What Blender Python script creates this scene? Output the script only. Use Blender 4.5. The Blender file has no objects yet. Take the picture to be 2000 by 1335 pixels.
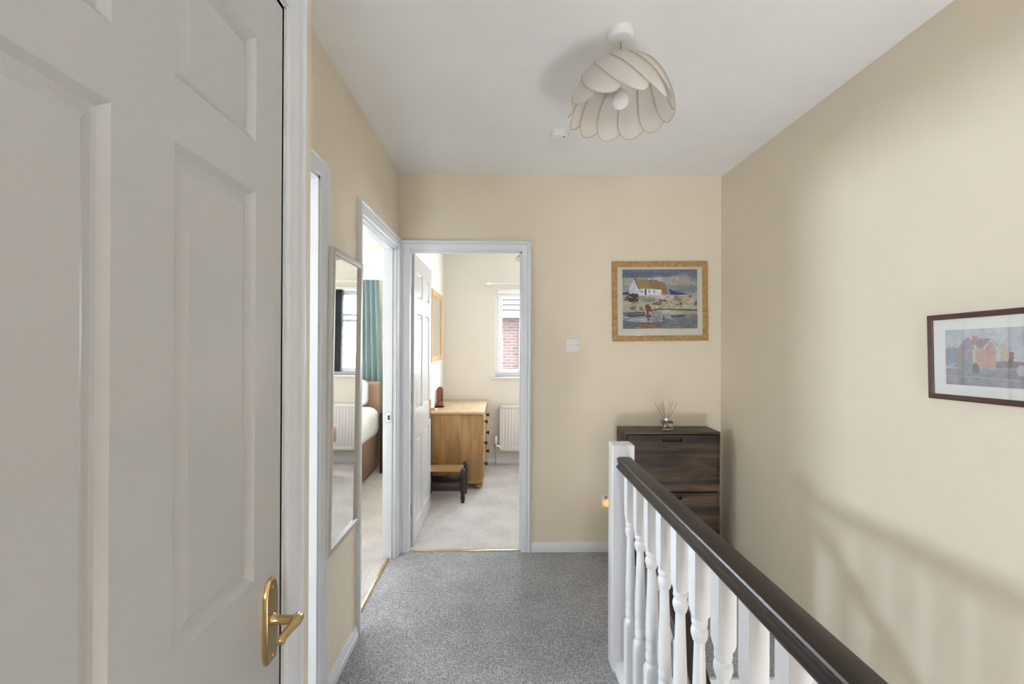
import bpy, bmesh, math, random
import numpy as np
from mathutils import Vector, Matrix
random.seed(7)
PI = math.pi
S = bpy.context.scene
COL = S.collection

# ---------------------------------------------------------------- camera
CAM_H = 1.37
yaw, pitch, roll = math.atan(18/890.), math.atan(2/890.), .004
cd = bpy.data.cameras.new('camera'); cam = bpy.data.objects.new('camera', cd); COL.objects.link(cam)
cd.sensor_width = 36.0; cd.lens = 890/2000*36.0; cd.clip_start = .02
F = Vector((math.sin(yaw)*math.cos(pitch), math.cos(yaw)*math.cos(pitch), math.sin(pitch)))
R0 = Vector((math.cos(yaw), -math.sin(yaw), 0)); U0 = R0.cross(F)
R = R0*math.cos(roll)+U0*math.sin(roll); U = U0*math.cos(roll)-R0*math.sin(roll)
m = Matrix((R, U, -F)).transposed().to_4x4(); m.translation = (0, 0, CAM_H)
cam.matrix_world = m; S.camera = cam

# ---------------------------------------------------------------- view, sky, daylight, added fill lamps
S.view_settings.view_transform = 'Standard'; S.view_settings.look = 'None'
S.view_settings.gamma = 1; S.view_settings.use_curve_mapping = False
S.view_settings.exposure = 1.22
W = bpy.data.worlds.new('sky'); S.world = W; W.use_nodes = True
bg = W.node_tree.nodes['Background']; bg.inputs[0].default_value = (.86, .91, 1.0, 1); bg.inputs[1].default_value = 16.0

def window_or_fill_light(name, loc, nrm, sx, sy, power=None, col=(.9, .95, 1), spread=PI):
    """daylight through a window opening, or an added fill lamp; a portal to the sky when power is None"""
    l = bpy.data.lights.new(name, 'AREA'); l.shape = 'RECTANGLE'; l.size = sx; l.size_y = sy
    o = bpy.data.objects.new(name, l); COL.objects.link(o); o.location = loc
    o.rotation_euler = Vector(nrm).to_track_quat('-Z', 'Y').to_euler()
    if power is None: l.cycles.is_portal = True
    else: l.energy = power; l.color = col; l.spread = spread
    return o
window_or_fill_light('daylight_back_bedroom', (.265, 5.44, 1.44), (0, -1, 0), .72, .92)
window_or_fill_light('added_fill_back_bedroom', (1.75, 5.16, 1.44), (0, -1, 0), .7, .92, 22)  # added fill lamp in front of solid wall, no window here
window_or_fill_light('daylight_bedroom', (-2.35, 5.40, 1.42), (0, -1, 0), 1.45, .9, 70)
window_or_fill_light('daylight_bathroom', (-3.19, 1.20, 1.76), (1, 0, 0), .50, .36, 27, (.78, .88, 1))
window_or_fill_light('added_fill_landing_end', (-.20, -4.44, 1.25), (0, 1, 0), .38, .8, 4, (.94, .95, 1))  # added fill lamp behind the camera, set in an unseen window
window_or_fill_light('added_uplight_stairwell', (1.0, -1.9, -1.0), (0, .45, 1), .8, 1.3, 25, (.94, .96, 1), 2.5)  # added uplight over the stairs to brighten the ceiling, no door modelled

# ---------------------------------------------------------------- materials
def mat(name, col, rough=.5, metal=0., spec=.5, noise=0., nscale=20., bump=0., bscale=200., bdist=.002, sheen=0., trans=0., coat=0.):
    m = bpy.data.materials.new(name); m.use_nodes = True; nt = m.node_tree; p = nt.nodes['Principled BSDF']
    p.inputs['Base Color'].default_value = (*col, 1); p.inputs['Roughness'].default_value = rough
    p.inputs['Metallic'].default_value = metal; p.inputs['Specular IOR Level'].default_value = spec
    p.inputs['Sheen Weight'].default_value = sheen; p.inputs['Transmission Weight'].default_value = trans
    p.inputs['Coat Weight'].default_value = coat
    tc = nt.nodes.new('ShaderNodeTexCoord')
    if noise > 0:
        n = nt.nodes.new('ShaderNodeTexNoise'); n.inputs['Scale'].default_value = nscale; n.inputs['Detail'].default_value = 5
        nt.links.new(tc.outputs['Object'], n.inputs['Vector'])
        r = nt.nodes.new('ShaderNodeValToRGB')
        r.color_ramp.elements[0].color = (*[c*(1-noise) for c in col], 1); r.color_ramp.elements[1].color = (*[min(1, c*(1+noise)) for c in col], 1)
        r.color_ramp.elements[0].position = .3; r.color_ramp.elements[1].position = .7
        nt.links.new(n.outputs['Fac'], r.inputs['Fac']); nt.links.new(r.outputs['Color'], p.inputs['Base Color'])
    if bump > 0:
        n = nt.nodes.new('ShaderNodeTexNoise'); n.inputs['Scale'].default_value = bscale; n.inputs['Detail'].default_value = 3
        nt.links.new(tc.outputs['Object'], n.inputs['Vector'])
        b = nt.nodes.new('ShaderNodeBump'); b.inputs['Strength'].default_value = bump; b.inputs['Distance'].default_value = bdist
        nt.links.new(n.outputs['Fac'], b.inputs['Height']); nt.links.new(b.outputs['Normal'], p.inputs['Normal'])
    return m

def carpet_mat(name, dark, light, scale, contrast=(.38, .62), weave=False):
    m = mat(name, light, 1.0, spec=.05, sheen=.15); nt = m.node_tree; p = nt.nodes['Principled BSDF']
    tc = nt.nodes.new('ShaderNodeTexCoord')
    n = nt.nodes.new('ShaderNodeTexNoise'); n.inputs['Scale'].default_value = scale; n.inputs['Detail'].default_value = 2; n.inputs['Roughness'].default_value = .6
    nt.links.new(tc.outputs['Object'], n.inputs['Vector'])
    h = n.outputs['Fac']
    if weave:   # squashed loops in short rows
        mp = nt.nodes.new('ShaderNodeMapping'); mp.inputs['Scale'].default_value = (1., 1.6, 1.); nt.links.new(tc.outputs['Object'], mp.inputs[0])
        w = nt.nodes.new('ShaderNodeTexVoronoi'); w.inputs['Scale'].default_value = 82; w.inputs['Randomness'].default_value = .55
        nt.links.new(mp.outputs[0], w.inputs['Vector'])
        sn = nt.nodes.new('ShaderNodeMath'); sn.operation = 'MULTIPLY'; sn.inputs[1].default_value = 13.; nt.links.new(w.outputs['Distance'], sn.inputs[0])
        s2 = nt.nodes.new('ShaderNodeMath'); s2.operation = 'SINE'; nt.links.new(sn.outputs[0], s2.inputs[0])
        s3 = nt.nodes.new('ShaderNodeMath'); s3.operation = 'MULTIPLY_ADD'; s3.inputs[1].default_value = .5; s3.inputs[2].default_value = .5; nt.links.new(s2.outputs[0], s3.inputs[0])
        mx = nt.nodes.new('ShaderNodeMix'); mx.inputs['Factor'].default_value = .28
        nt.links.new(n.outputs['Fac'], mx.inputs[2]); nt.links.new(s3.outputs[0], mx.inputs[3]); h = mx.outputs[0]
    r = nt.nodes.new('ShaderNodeValToRGB'); e = r.color_ramp.elements
    e[0].position, e[1].position = contrast; e[0].color = (*dark, 1); e[1].color = (*light, 1)
    nt.links.new(h, r.inputs['Fac'])
    n2 = nt.nodes.new('ShaderNodeTexNoise'); n2.inputs['Scale'].default_value = 5; n2.inputs['Detail'].default_value = 4
    nt.links.new(tc.outputs['Object'], n2.inputs['Vector'])
    mr = nt.nodes.new('ShaderNodeMapRange'); mr.inputs[1].default_value = .3; mr.inputs[2].default_value = .7; mr.inputs[3].default_value = .88; mr.inputs[4].default_value = 1.08
    nt.links.new(n2.outputs['Fac'], mr.inputs[0])
    mm = nt.nodes.new('ShaderNodeVectorMath'); mm.operation = 'SCALE'
    nt.links.new(r.outputs['Color'], mm.inputs[0]); nt.links.new(mr.outputs[0], mm.inputs['Scale'])
    nt.links.new(mm.outputs[0], p.inputs['Base Color'])
    b = nt.nodes.new('ShaderNodeBump'); b.inputs['Strength'].default_value = .7; b.inputs['Distance'].default_value = .004
    nt.links.new(h, b.inputs['Height']); nt.links.new(b.outputs['Normal'], p.inputs['Normal'])
    return m

def wood_mat(name, dark, light, axis='X', scale=6., stretch=9., rough=.45, plank=0., knots=0., contrast=(.25, .75)):
    m = mat(name, light, rough); nt = m.node_tree; p = nt.nodes['Principled BSDF']
    tc = nt.nodes.new('ShaderNodeTexCoord'); mp = nt.nodes.new('ShaderNodeMapping')
    sc = [stretch]*3; sc['XYZ'.index(axis)] = 1.; mp.inputs['Scale'].default_value = sc
    nt.links.new(tc.outputs['Object'], mp.inputs['Vector'])
    n = nt.nodes.new('ShaderNodeTexNoise'); n.inputs['Scale'].default_value = scale; n.inputs['Detail'].default_value = 8; n.inputs['Distortion'].default_value = .6
    nt.links.new(mp.outputs[0], n.inputs['Vector'])
    r = nt.nodes.new('ShaderNodeValToRGB'); e = r.color_ramp.elements
    e[0].position, e[1].position = contrast; e[0].color = (*dark, 1); e[1].color = (*light, 1)
    nt.links.new(n.outputs['Fac'], r.inputs['Fac']); out = r.outputs['Color']
    if plank > 0:   # broad board-to-board tone changes across the height
        sp = nt.nodes.new('ShaderNodeSeparateXYZ'); nt.links.new(tc.outputs['Object'], sp.inputs[0])
        mu = nt.nodes.new('ShaderNodeMath'); mu.operation = 'MULTIPLY'; mu.inputs[1].default_value = 1/plank; nt.links.new(sp.outputs[2], mu.inputs[0])
        nn = nt.nodes.new('ShaderNodeTexNoise'); nn.noise_dimensions = '1D'; nn.inputs['Scale'].default_value = 1.6; nn.inputs['Detail'].default_value = 1
        nt.links.new(mu.outputs[0], nn.inputs['W'])
        mr = nt.nodes.new('ShaderNodeMapRange'); mr.inputs[1].default_value = .35; mr.inputs[2].default_value = .65; mr.inputs[3].default_value = .45; mr.inputs[4].default_value = 1.6
        nt.links.new(nn.outputs['Fac'], mr.inputs[0])
        mm = nt.nodes.new('ShaderNodeVectorMath'); mm.operation = 'SCALE'; nt.links.new(out, mm.inputs[0]); nt.links.new(mr.outputs[0], mm.inputs['Scale']); out = mm.outputs[0]
    if knots > 0:
        v = nt.nodes.new('ShaderNodeTexVoronoi'); v.inputs['Scale'].default_value = knots
        nt.links.new(tc.outputs['Object'], v.inputs['Vector'])
        mr = nt.nodes.new('ShaderNodeMapRange'); mr.inputs[1].default_value = .03; mr.inputs[2].default_value = .11; mr.inputs[3].default_value = .45; mr.inputs[4].default_value = 1.
        nt.links.new(v.outputs['Distance'], mr.inputs[0])
        mm = nt.nodes.new('ShaderNodeVectorMath'); mm.operation = 'SCALE'; nt.links.new(out, mm.inputs[0]); nt.links.new(mr.outputs[0], mm.inputs['Scale']); out = mm.outputs[0]
    nt.links.new(out, p.inputs['Base Color'])
    b = nt.nodes.new('ShaderNodeBump'); b.inputs['Strength'].default_value = .15; b.inputs['Distance'].default_value = .002
    nt.links.new(n.outputs['Fac'], b.inputs['Height']); nt.links.new(b.outputs['Normal'], p.inputs['Normal'])
    return m

def pane_mat(name, tint=(1, 1, 1), ior=1.45):
    m = bpy.data.materials.new(name); m.use_nodes = True; nt = m.node_tree; nt.nodes.clear()
    o = nt.nodes.new('ShaderNodeOutputMaterial'); t = nt.nodes.new('ShaderNodeBsdfTransparent'); g = nt.nodes.new('ShaderNodeBsdfGlossy')
    g.inputs['Roughness'].default_value = .02; t.inputs['Color'].default_value = (*tint, 1)
    fr = nt.nodes.new('ShaderNodeFresnel'); ge = nt.nodes.new('ShaderNodeNewGeometry'); mi = nt.nodes.new('ShaderNodeMix'); mi.inputs[2].default_value = ior; mi.inputs[3].default_value = 1/ior
    nt.links.new(ge.outputs['Backfacing'], mi.inputs['Factor']); nt.links.new(mi.outputs[0], fr.inputs['IOR'])
    mx = nt.nodes.new('ShaderNodeMixShader'); nt.links.new(fr.outputs[0], mx.inputs[0]); nt.links.new(t.outputs[0], mx.inputs[1]); nt.links.new(g.outputs[0], mx.inputs[2])
    nt.links.new(mx.outputs[0], o.inputs[0]); return m

M_wall = mat('cream_wall_paint', (.83, .747, .61), .85, spec=.2, noise=.015, nscale=3, bump=.12, bscale=350, bdist=.001)
M_wall2 = mat('pale_wall_paint', (.83, .79, .72), .85, spec=.2, bump=.1, bscale=350, bdist=.001)
M_ceil = mat('white_ceiling_paint', (.89, .885, .88), .9, spec=.2, noise=.01, nscale=8, bump=.25, bscale=28, bdist=.003)
M_gloss = mat('white_gloss_paint', (.77, .80, .85), .28, spec=.5)
M_door = mat('shade_darkened_satin_paint', (.60, .605, .62), .2, spec=.5)  # white paint darkened, shade on the door leaves put into the colour
M_white = mat('white_plastic', (.85, .85, .84), .3)
M_upvc = mat('white_window_plastic', (.9, .91, .93), .35)
M_brass = mat('polished_brass', (.66, .49, .24), .2, metal=1, noise=.05, nscale=60)
M_chrome = mat('chrome', (.75, .75, .76), .2, metal=1)
M_dark = mat('dark_slot', (.02, .02, .02), .6)
M_carpet = carpet_mat('grey_loop_carpet', (.125, .128, .135), (.55, .555, .57), 230, (.33, .62), weave=True)
M_carpet2 = carpet_mat('beige_twist_carpet', (.42, .39, .37), (.70, .67, .65), 160, (.25, .7))
M_rail = wood_mat('dark_stained_handrail', (.014, .008, .006), (.030, .017, .012), 'Y', 10, 12, rough=.38)
M_balus = mat('white_satin_baluster_paint', (.83, .85, .885), .3, spec=.4)
M_cabwood = wood_mat('rustic_walnut_effect', (.016, .009, .006), (.10, .058, .034), 'X', 3.2, 7, rough=.5, plank=.10, knots=2.6, contrast=(.34, .66))
M_cabtop = wood_mat('rustic_walnut_top', (.045, .031, .023), (.085, .060, .044), 'X', 5, 10, rough=.45)
M_pine = wood_mat('waxed_pine', (.30, .165, .060), (.48, .285, .118), 'Z', 3, 7, rough=.4, knots=3.2, contrast=(.3, .7))
M_pinetop = wood_mat('lit_waxed_pine_top', (.58, .42, .25), (.70, .53, .34), 'Y', 3, 7, rough=.25)  # same pine made paler, light falling on the top put into the colour
M_oakframe = wood_mat('honey_wood_frame', (.50, .27, .09), (.70, .43, .18), 'X', 8, 5, rough=.4)
M_gilt = mat('mottled_gilt_frame', (.44, .27, .105), .42, metal=.15, noise=.28, nscale=42, bump=.2, bscale=90)
M_mahog = mat('dark_mahogany_frame', (.075, .026, .018), .35, noise=.2, nscale=30)
M_mat = mat('ivory_mount_card', (.74, .72, .62), .9)
M_mat2 = mat('pale_mount_card', (.80, .81, .77), .9)
M_line = mat('green_wash_line', (.55, .60, .50), .9)
M_mirror = mat('mirror_silver', (.93, .94, .93), .01, metal=1)
M_mframe = mat('painted_mirror_frame', (.54, .515, .475), .4)
M_pane = pane_mat('window_glass', (.97, .98, .98))
M_shade = mat('cream_fabric_shade', (.86, .82, .765), .9, spec=.1, bump=.1, bscale=600)
_nt = M_shade.node_tree; _tr = _nt.nodes.new('ShaderNodeBsdfTranslucent'); _tr.inputs[0].default_value = (.90, .86, .81, 1); _mx = _nt.nodes.new('ShaderNodeMixShader'); _mx.inputs[0].default_value = .38
_nt.links.new(_nt.nodes['Principled BSDF'].outputs[0], _mx.inputs[1]); _nt.links.new(_tr.outputs[0], _mx.inputs[2]); _nt.links.new(_mx.outputs[0], [n for n in _nt.nodes if n.type == 'OUTPUT_MATERIAL'][0].inputs[0])
M_piping = mat('shade_piping', (.52, .48, .41), .8)
M_bulb = mat('opal_bulb', (.92, .90, .88), .25)
M_cord = mat('gold_cord', (.50, .38, .2), .6)
M_redw = wood_mat('red_brown_wood', (.14, .05, .025), (.33, .14, .07), 'Z', 6, 8, rough=.35)
M_stool = mat('black_brown_turned_wood', (.028, .018, .016), .3)
M_rush = wood_mat('woven_rush', (.24, .14, .06), (.46, .30, .14), 'X', 40, 5, rough=.8)
M_teal = mat('teal_curtain_fabric', (.21, .30, .295), .9, spec=.1, noise=.06, nscale=60, sheen=.3)
M_blind = mat('charcoal_blind_fabric', (.035, .04, .05), .8)
M_duvet = mat('white_bed_linen', (.86, .87, .90), .9, spec=.1, bump=.4, bscale=9, bdist=.02)
M_tan = mat('tan_suede_upholstery', (.33, .225, .16), .85, spec=.15, noise=.06, nscale=12)
M_pink = mat('dusty_pink_throw', (.62, .42, .36), .9, noise=.2, nscale=30)
M_greyshade = mat('grey_lamp_fabric', (.35, .35, .34), .8)
M_rad = mat('white_radiator_enamel', (.86, .86, .86), .3)
M_neon = mat('orange_glow', (.9, .3, .1), .4)
M_neon.node_tree.nodes['Principled BSDF'].inputs['Emission Color'].default_value = (1, .22, .05, 1)
M_neon.node_tree.nodes['Principled BSDF'].inputs['Emission Strength'].default_value = 1.1
M_glass = mat('clear_glass', (.95, .97, .96), .02, trans=1.)
M_oil = mat('amber_oil', (.45, .25, .08), .05, trans=.9)
M_reed = mat('rattan_reed', (.45, .28, .12), .7)
M_slate = mat('roof_slates', (.045, .048, .055), .8)
M_gutter = mat('dark_gutter_plastic', (.05, .06, .075), .4)

def slate_brick():
    m = mat('red_brick', (.3, .12, .08), .9); nt = m.node_tree; p = nt.nodes['Principled BSDF']
    tc = nt.nodes.new('ShaderNodeTexCoord'); mp = nt.nodes.new('ShaderNodeMapping'); mp.inputs['Rotation'].default_value = (PI/2, 0, 0)
    b = nt.nodes.new('ShaderNodeTexBrick'); b.inputs['Scale'].default_value = 1.0; b.inputs['Brick Width'].default_value = .225; b.inputs['Row Height'].default_value = .075
    b.inputs['Mortar Size'].default_value = .008; b.inputs['Color1'].default_value = (.030, .0115, .009, 1); b.inputs['Color2'].default_value = (.012, .007, .006, 1); b.inputs['Mortar'].default_value = (.037, .032, .029, 1)
    nt.links.new(tc.outputs['Object'], mp.inputs[0]); nt.links.new(mp.outputs[0], b.inputs['Vector']); nt.links.new(b.outputs['Color'], p.inputs['Base Color'])
    return m
M_brick = slate_brick()

# ---------------------------------------------------------------- helpers
def box(bm, x0, x1, y0, y1, z0, z1, bev=0., seg=2):
    b = bmesh.new(); bmesh.ops.create_cube(b, size=1)
    for v in b.verts: v.co = Vector(((x0+x1)/2+v.co.x*(x1-x0), (y0+y1)/2+v.co.y*(y1-y0), (z0+z1)/2+v.co.z*(z1-z0)))
    if bev > 0: bmesh.ops.bevel(b, geom=b.edges[:], offset=bev, segments=seg, profile=.5, affect='EDGES')
    merge(bm, b)
def merge(bm, b, mtx=None):
    if mtx is not None: bmesh.ops.transform(b, matrix=mtx, verts=b.verts)
    me = bpy.data.meshes.new('tmp'); b.to_mesh(me); b.free(); bm.from_mesh(me); bpy.data.meshes.remove(me)
def loft(bm, rings, closed=True, caps=True):
    vs = [[bm.verts.new(p) for p in r] for r in rings]
    for a, b in zip(vs, vs[1:]):
        n = len(a)
        for i in range(n if closed else n-1):
            j = (i+1) % n
            try: bm.faces.new((a[i], a[j], b[j], b[i]))
            except ValueError: pass
    if caps and closed:
        for r in (vs[0], vs[-1]):
            try: bm.faces.new(r)
            except ValueError: pass
    return vs
def lathe(bm, prof, c=(0, 0, 0), n=28, axis='Z', caps=True):
    """prof: (radius, height[, squareness])"""
    rings = []
    for pt in prof:
        r, h = pt[0], pt[1]; sq = pt[2] if len(pt) > 2 else 0
        ring = []
        for k in range(n):
            a = 2*PI*(k+.5)/n if not sq and len(prof[0]) < 3 else 2*PI*k/n + PI/4
            cx, cy = math.cos(a), math.sin(a)
            rr = r*((1-sq)+sq/max(abs(cx), abs(cy)))
            p = (cx*rr, cy*rr, h)
            if axis == 'X': p = (h, cx*rr, cy*rr)
            if axis == 'Y': p = (cx*rr, h, cy*rr)
            ring.append((p[0]+c[0], p[1]+c[1], p[2]+c[2]))
        rings.append(ring)
    loft(bm, rings, caps=caps)
def tube(bm, pts, r, n=8, caps=True):
    pts = [Vector(p) for p in pts]; rings = []
    for i, p in enumerate(pts):
        d = (pts[min(i+1, len(pts)-1)]-pts[max(i-1, 0)]).normalized()
        a = d.orthogonal().normalized() if i == 0 else (a - d*a.dot(d)).normalized()
        b = d.cross(a); rr = r[i] if isinstance(r, (list, tuple)) else r
        rings.append([p+a*rr*math.cos(2*PI*k/n)+b*rr*math.sin(2*PI*k/n) for k in range(n)])
    loft(bm, rings, caps=caps)
def prism(bm, poly, mp, w0, w1):
    loft(bm, [[mp(u, v, w0) for u, v in poly], [mp(u, v, w1) for u, v in poly]])
def mapY(y0, s=-1): return lambda u, v, w: (u, y0+s*w, v)
def mapX(x0, s=1): return lambda u, v, w: (x0+s*w, u, v)
def sweep(bm, mp, u0, u1, v0, v1, prof, closed=False):
    """frame moulding round a rectangle; prof is (outward offset, height) points of a closed section"""
    rows = []
    if closed:
        cs = [(u0, v0, -1, -1), (u0, v1, -1, 1), (u1, v1, 1, 1), (u1, v0, 1, -1)]
    else:
        cs = [(u0, v0, -1, 0), (u0, v1, -1, 1), (u1, v1, 1, 1), (u1, v0, 1, 0)]
    rings = [[mp(u+o*su, v+o*sv, h) for o, h in prof] for u, v, su, sv in cs]
    if closed: rings.append(rings[0])
    loft(bm, rings, caps=not closed)
def obj(name, bm, m, parent=None, smooth=True, ang=35, label=None):
    bmesh.ops.remove_doubles(bm, verts=bm.verts, dist=1e-5)
    bmesh.ops.recalc_face_normals(bm, faces=bm.faces)
    me = bpy.data.meshes.new(name); bm.to_mesh(me); bm.free()
    for k in (m if isinstance(m, (list, tuple)) else [m]): me.materials.append(k)
    if smooth and len(me.polygons):
        me.polygons.foreach_set('use_smooth', [True]*len(me.polygons)); me.set_sharp_from_angle(angle=math.radians(ang))
    o = bpy.data.objects.new(name, me); COL.objects.link(o)
    if parent is not None: o.parent = parent; o.matrix_parent_inverse = Matrix.Translation(-parent.location)
    if label: o['label'] = label
    return o
def tag(o, label, cat, group=None):
    o['label'] = label; o['category'] = cat
    if group: o['group'] = group
    return o
def thing(name, loc, label, cat, group=None):
    o = bpy.data.objects.new(name, None); COL.objects.link(o); o.location = loc; o.empty_display_size = .05
    return tag(o, label, cat, group)
def struct(name, bm, m, smooth=False):
    o = obj(name, bm, m, smooth=smooth); o['kind'] = 'structure'; return o
def sthing(name, loc):
    o = bpy.data.objects.new(name, None); COL.objects.link(o); o.location = loc; o['kind'] = 'structure'; return o
NB = bmesh.new
def place(t, loc):
    """turn world-built parts into parts sitting on the thing's own origin"""
    pass

ZC = 2.48                      # ceiling height
XL, XR, YF = -.68, 1.45, 3.0   # hall faces
XN = -.445                     # face of the near cupboard wall
YB = -4.5                       # landing end behind the camera
YE = 5.18                      # inside face of the outer wall

# ---------------------------------------------------------------- structure
b = NB(); box(b, XL, .55, YB, YF, -.2, 0); box(b, -.72, XL, 2.2, 2.913, -.2, 0);  box(b, .55, XR, 1.86, YF, -.2, 0); struct('floor', b, M_carpet)
b = NB(); box(b, -.755, 2.3, YF, YE, -.2, .004); struct('floor', b, M_carpet2)
b = NB(); box(b, -4, -.755, 2.08, YE, -.2, .004); box(b, -.755, -.72, 2.195, 2.92, -.2, .004); struct('floor', b, M_carpet2)
b = NB(); box(b, -3.2, -.68, .2, 2.0, -.2, .004); struct('floor', b, mat('bathroom_vinyl', (.6, .6, .6), .4))
b = NB(); box(b, .0, XR, YB, YF, -2.7, -2.6); struct('floor', b, M_carpet)
b = NB(); box(b, -4, 2.4, YB-.1, 5.45, ZC, ZC+.08); struct('ceiling', b, M_ceil)

b = NB()   # left wall, pierced by bathroom and bedroom doors
for y0, y1, z0 in ((1.06, 1.10, 0), (1.10, 1.70, 1.985), (1.70, 2.19, 0), (2.19, 2.925, 1.985), (2.925, YE, 0)):
    box(b, -.755, XL, y0, y1, z0, ZC)
struct('wall_left', b, M_wall)
b = NB()   # cupboard wall nearest the camera with its return
box(b, -.545, XN, YB, .203, 0, ZC); box(b, -.545, XN, .203, .929, 2.046, ZC); box(b, -.545, XN, .929, 1.06, 0, ZC)
box(b, -.755, -.545, .96, 1.06, 0, ZC); box(b, -.8, -.755, YB, 1.06, 0, ZC)
struct('wall_cupboard', b, M_wall)
b = NB(); box(b, XR, XR+.1, YB-.1, 3.075, -2.7, ZC); struct('wall_right', b, M_wall)
b = NB()
for x0, x1, z0 in ((XL, -.615, 0), (-.615, .128, 1.985), (.128, XR, 0)): box(b, x0, x1, YF, YF+.075, z0, ZC)
box(b, XR+.1, 2.3, YF, YF+.075, 0, ZC)
struct('wall_far', b, M_wall)
b = NB()
box(b, -.8, -.40, YB-.1, YB, -2.7, ZC); box(b, .40, XR, YB-.1, YB, -2.7, ZC); box(b, .0, .40, YB-.1, YB, -2.7, ZC); box(b, -.40, .0, YB-.1, YB, -2.7, .8); box(b, -.40, .0, YB-.1, YB, 1.7, ZC)
struct('wall_back', b, M_wall)
b = NB(); box(b, .47, .545, YB, 1.86, -2.6, -.2); box(b, .545, XR, 2.9, 3.0, -2.6, -.2); struct('wall_stairwell', b, M_wall)
# outer wall with the two bedroom windows
def wall_holes(bm, x0, x1, y0, y1, z0, z1, holes):
    xs = sorted({x0, x1, *[h[0] for h in holes], *[h[1] for h in holes]})
    for a, c in zip(xs, xs[1:]):
        hs = [h for h in holes if h[0] <= a+1e-6 and h[1] >= c-1e-6]
        if hs: box(bm, a, c, y0, y1, z0, hs[0][2]); box(bm, a, c, y0, y1, hs[0][3], z1)
        else: box(bm, a, c, y0, y1, z0, z1)
WA = (-.088, .62, .985, 1.972); WB = (-3.1, -1.6, .95, 1.90)
b = NB(); wall_holes(b, -.755, 2.4, YE, YE+.27, -.2, ZC, [WA]); struct('wall_outer', b, M_wall2)
b = NB(); wall_holes(b, -4, -.755, YE, YE+.27, -.2, ZC, [WB]); struct('wall_outer', b, M_wall2)
b = NB(); box(b, 2.3, 2.4, YF, YE, 0, ZC); struct('wall_bedroom_right', b, M_wall2)
b = NB(); box(b, -4.1, -4, 2.0, YE, 0, ZC); struct('wall_bedroom_left', b, M_wall2)
b = NB(); box(b, -4, -.755, 2.0, 2.08, 0, ZC); struct('wall_partition', b, M_wall2)
b = NB(); box(b, -3.2, -.755, .1, .2, 0, ZC); struct('wall_bathroom_near', b, M_wall2)
b = NB(); box(b, -3.3, -3.2, .1, .94, 0, ZC); box(b, -3.3, -3.2, 1.46, 2.0, 0, ZC); box(b, -3.3, -3.2, .94, 1.46, 0, 1.57); box(b, -3.3, -3.2, .94, 1.46, 1.95, ZC)
struct('wall_bathroom_outer', b, M_wall2)
# thin pale skins of paint on the bedroom sides of the shared walls
b = NB()
box(b, -.68, -.674, 3.085, YE, 0, ZC)
struct('wall_left_bedroom_side', b, mat('pale_wall_side', (.86, .85, .81), .8, spec=.2))

# skirting boards
SK = [(0, 0), (0, .062), (.006, .062), (.009, .05), (.011, .047), (.014, .030), (.016, .028), (.016, 0)]
def skirt(name, mp, u0, u1):
    b = NB(); loft(b, [[mp(u0, v, w) for w, v in SK], [mp(u1, v, w) for w, v in SK]]); struct(name, b, M_gloss)
skirt('baseboard_left', mapX(XL, 1), 1.77, 2.13)
skirt('baseboard_far', mapY(YF, -1), .186, XR)
skirt('baseboard_right', mapX(XR, -1), 1.86, YF)
skirt('baseboard_cupboard', mapX(XN, 1), .99, 1.06)
skirt('baseboard_bedroom', mapY(YE, -1), -.67, 2.3)
skirt('baseboard_bedroom', mapY(YE, -1), -4, -.755)

# architrave section: stepped ogee
ARC = [(0, 0), (0, .006), (.004, .009), (.020, .011), (.026, .015), (.034, .016), (.040, .013), (.044, .014), (.050, .019), (.057, .019), (.057, 0)]
STRAP = .0

# ---- six panel door leaf in local u (width), v (height), w (thickness)
MOULD = [(0, 0), (.003, -.003), (.009, -.009), (.014, -.0105), (.019, -.0095), (.034, -.003)]
def leaf_mesh(bm, mp, w, h, us, vs, th):
    U = sorted({0, w, *[x for p in us for x in p]}); V = sorted({0, h, *[x for p in vs for x in p]})
    for side in (0, 1):
        w0 = th if side else 0; s = 1 if side else -1
        for a, c in zip(U, U[1:]):
            for d, e in zip(V, V[1:]):
                if (a, c) in us and (d, e) in vs:
                    prev = None
                    for off, dep in MOULD:
                        ring = [bm.verts.new(mp(x, y, w0+s*dep)) for x, y in ((a+off, d+off), (c-off, d+off), (c-off, e-off), (a+off, e-off))]
                        if prev:
                            for i in range(4): bm.faces.new((prev[i], prev[(i+1) % 4], ring[(i+1) % 4], ring[i]))
                        prev = ring
                    bm.faces.new(prev)
                else:
                    bm.faces.new([bm.verts.new(mp(x, y, w0)) for x, y in ((a, d), (c, d), (c, e), (a, e))])
    for u in (0, w): bm.faces.new([bm.verts.new(mp(u, y, z)) for y, z in ((0, 0), (h, 0), (h, th), (0, th))])
    for v in (0, h): bm.faces.new([bm.verts.new(mp(x, v, z)) for x, z in ((0, 0), (w, 0), (w, th), (0, th))])

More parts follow.
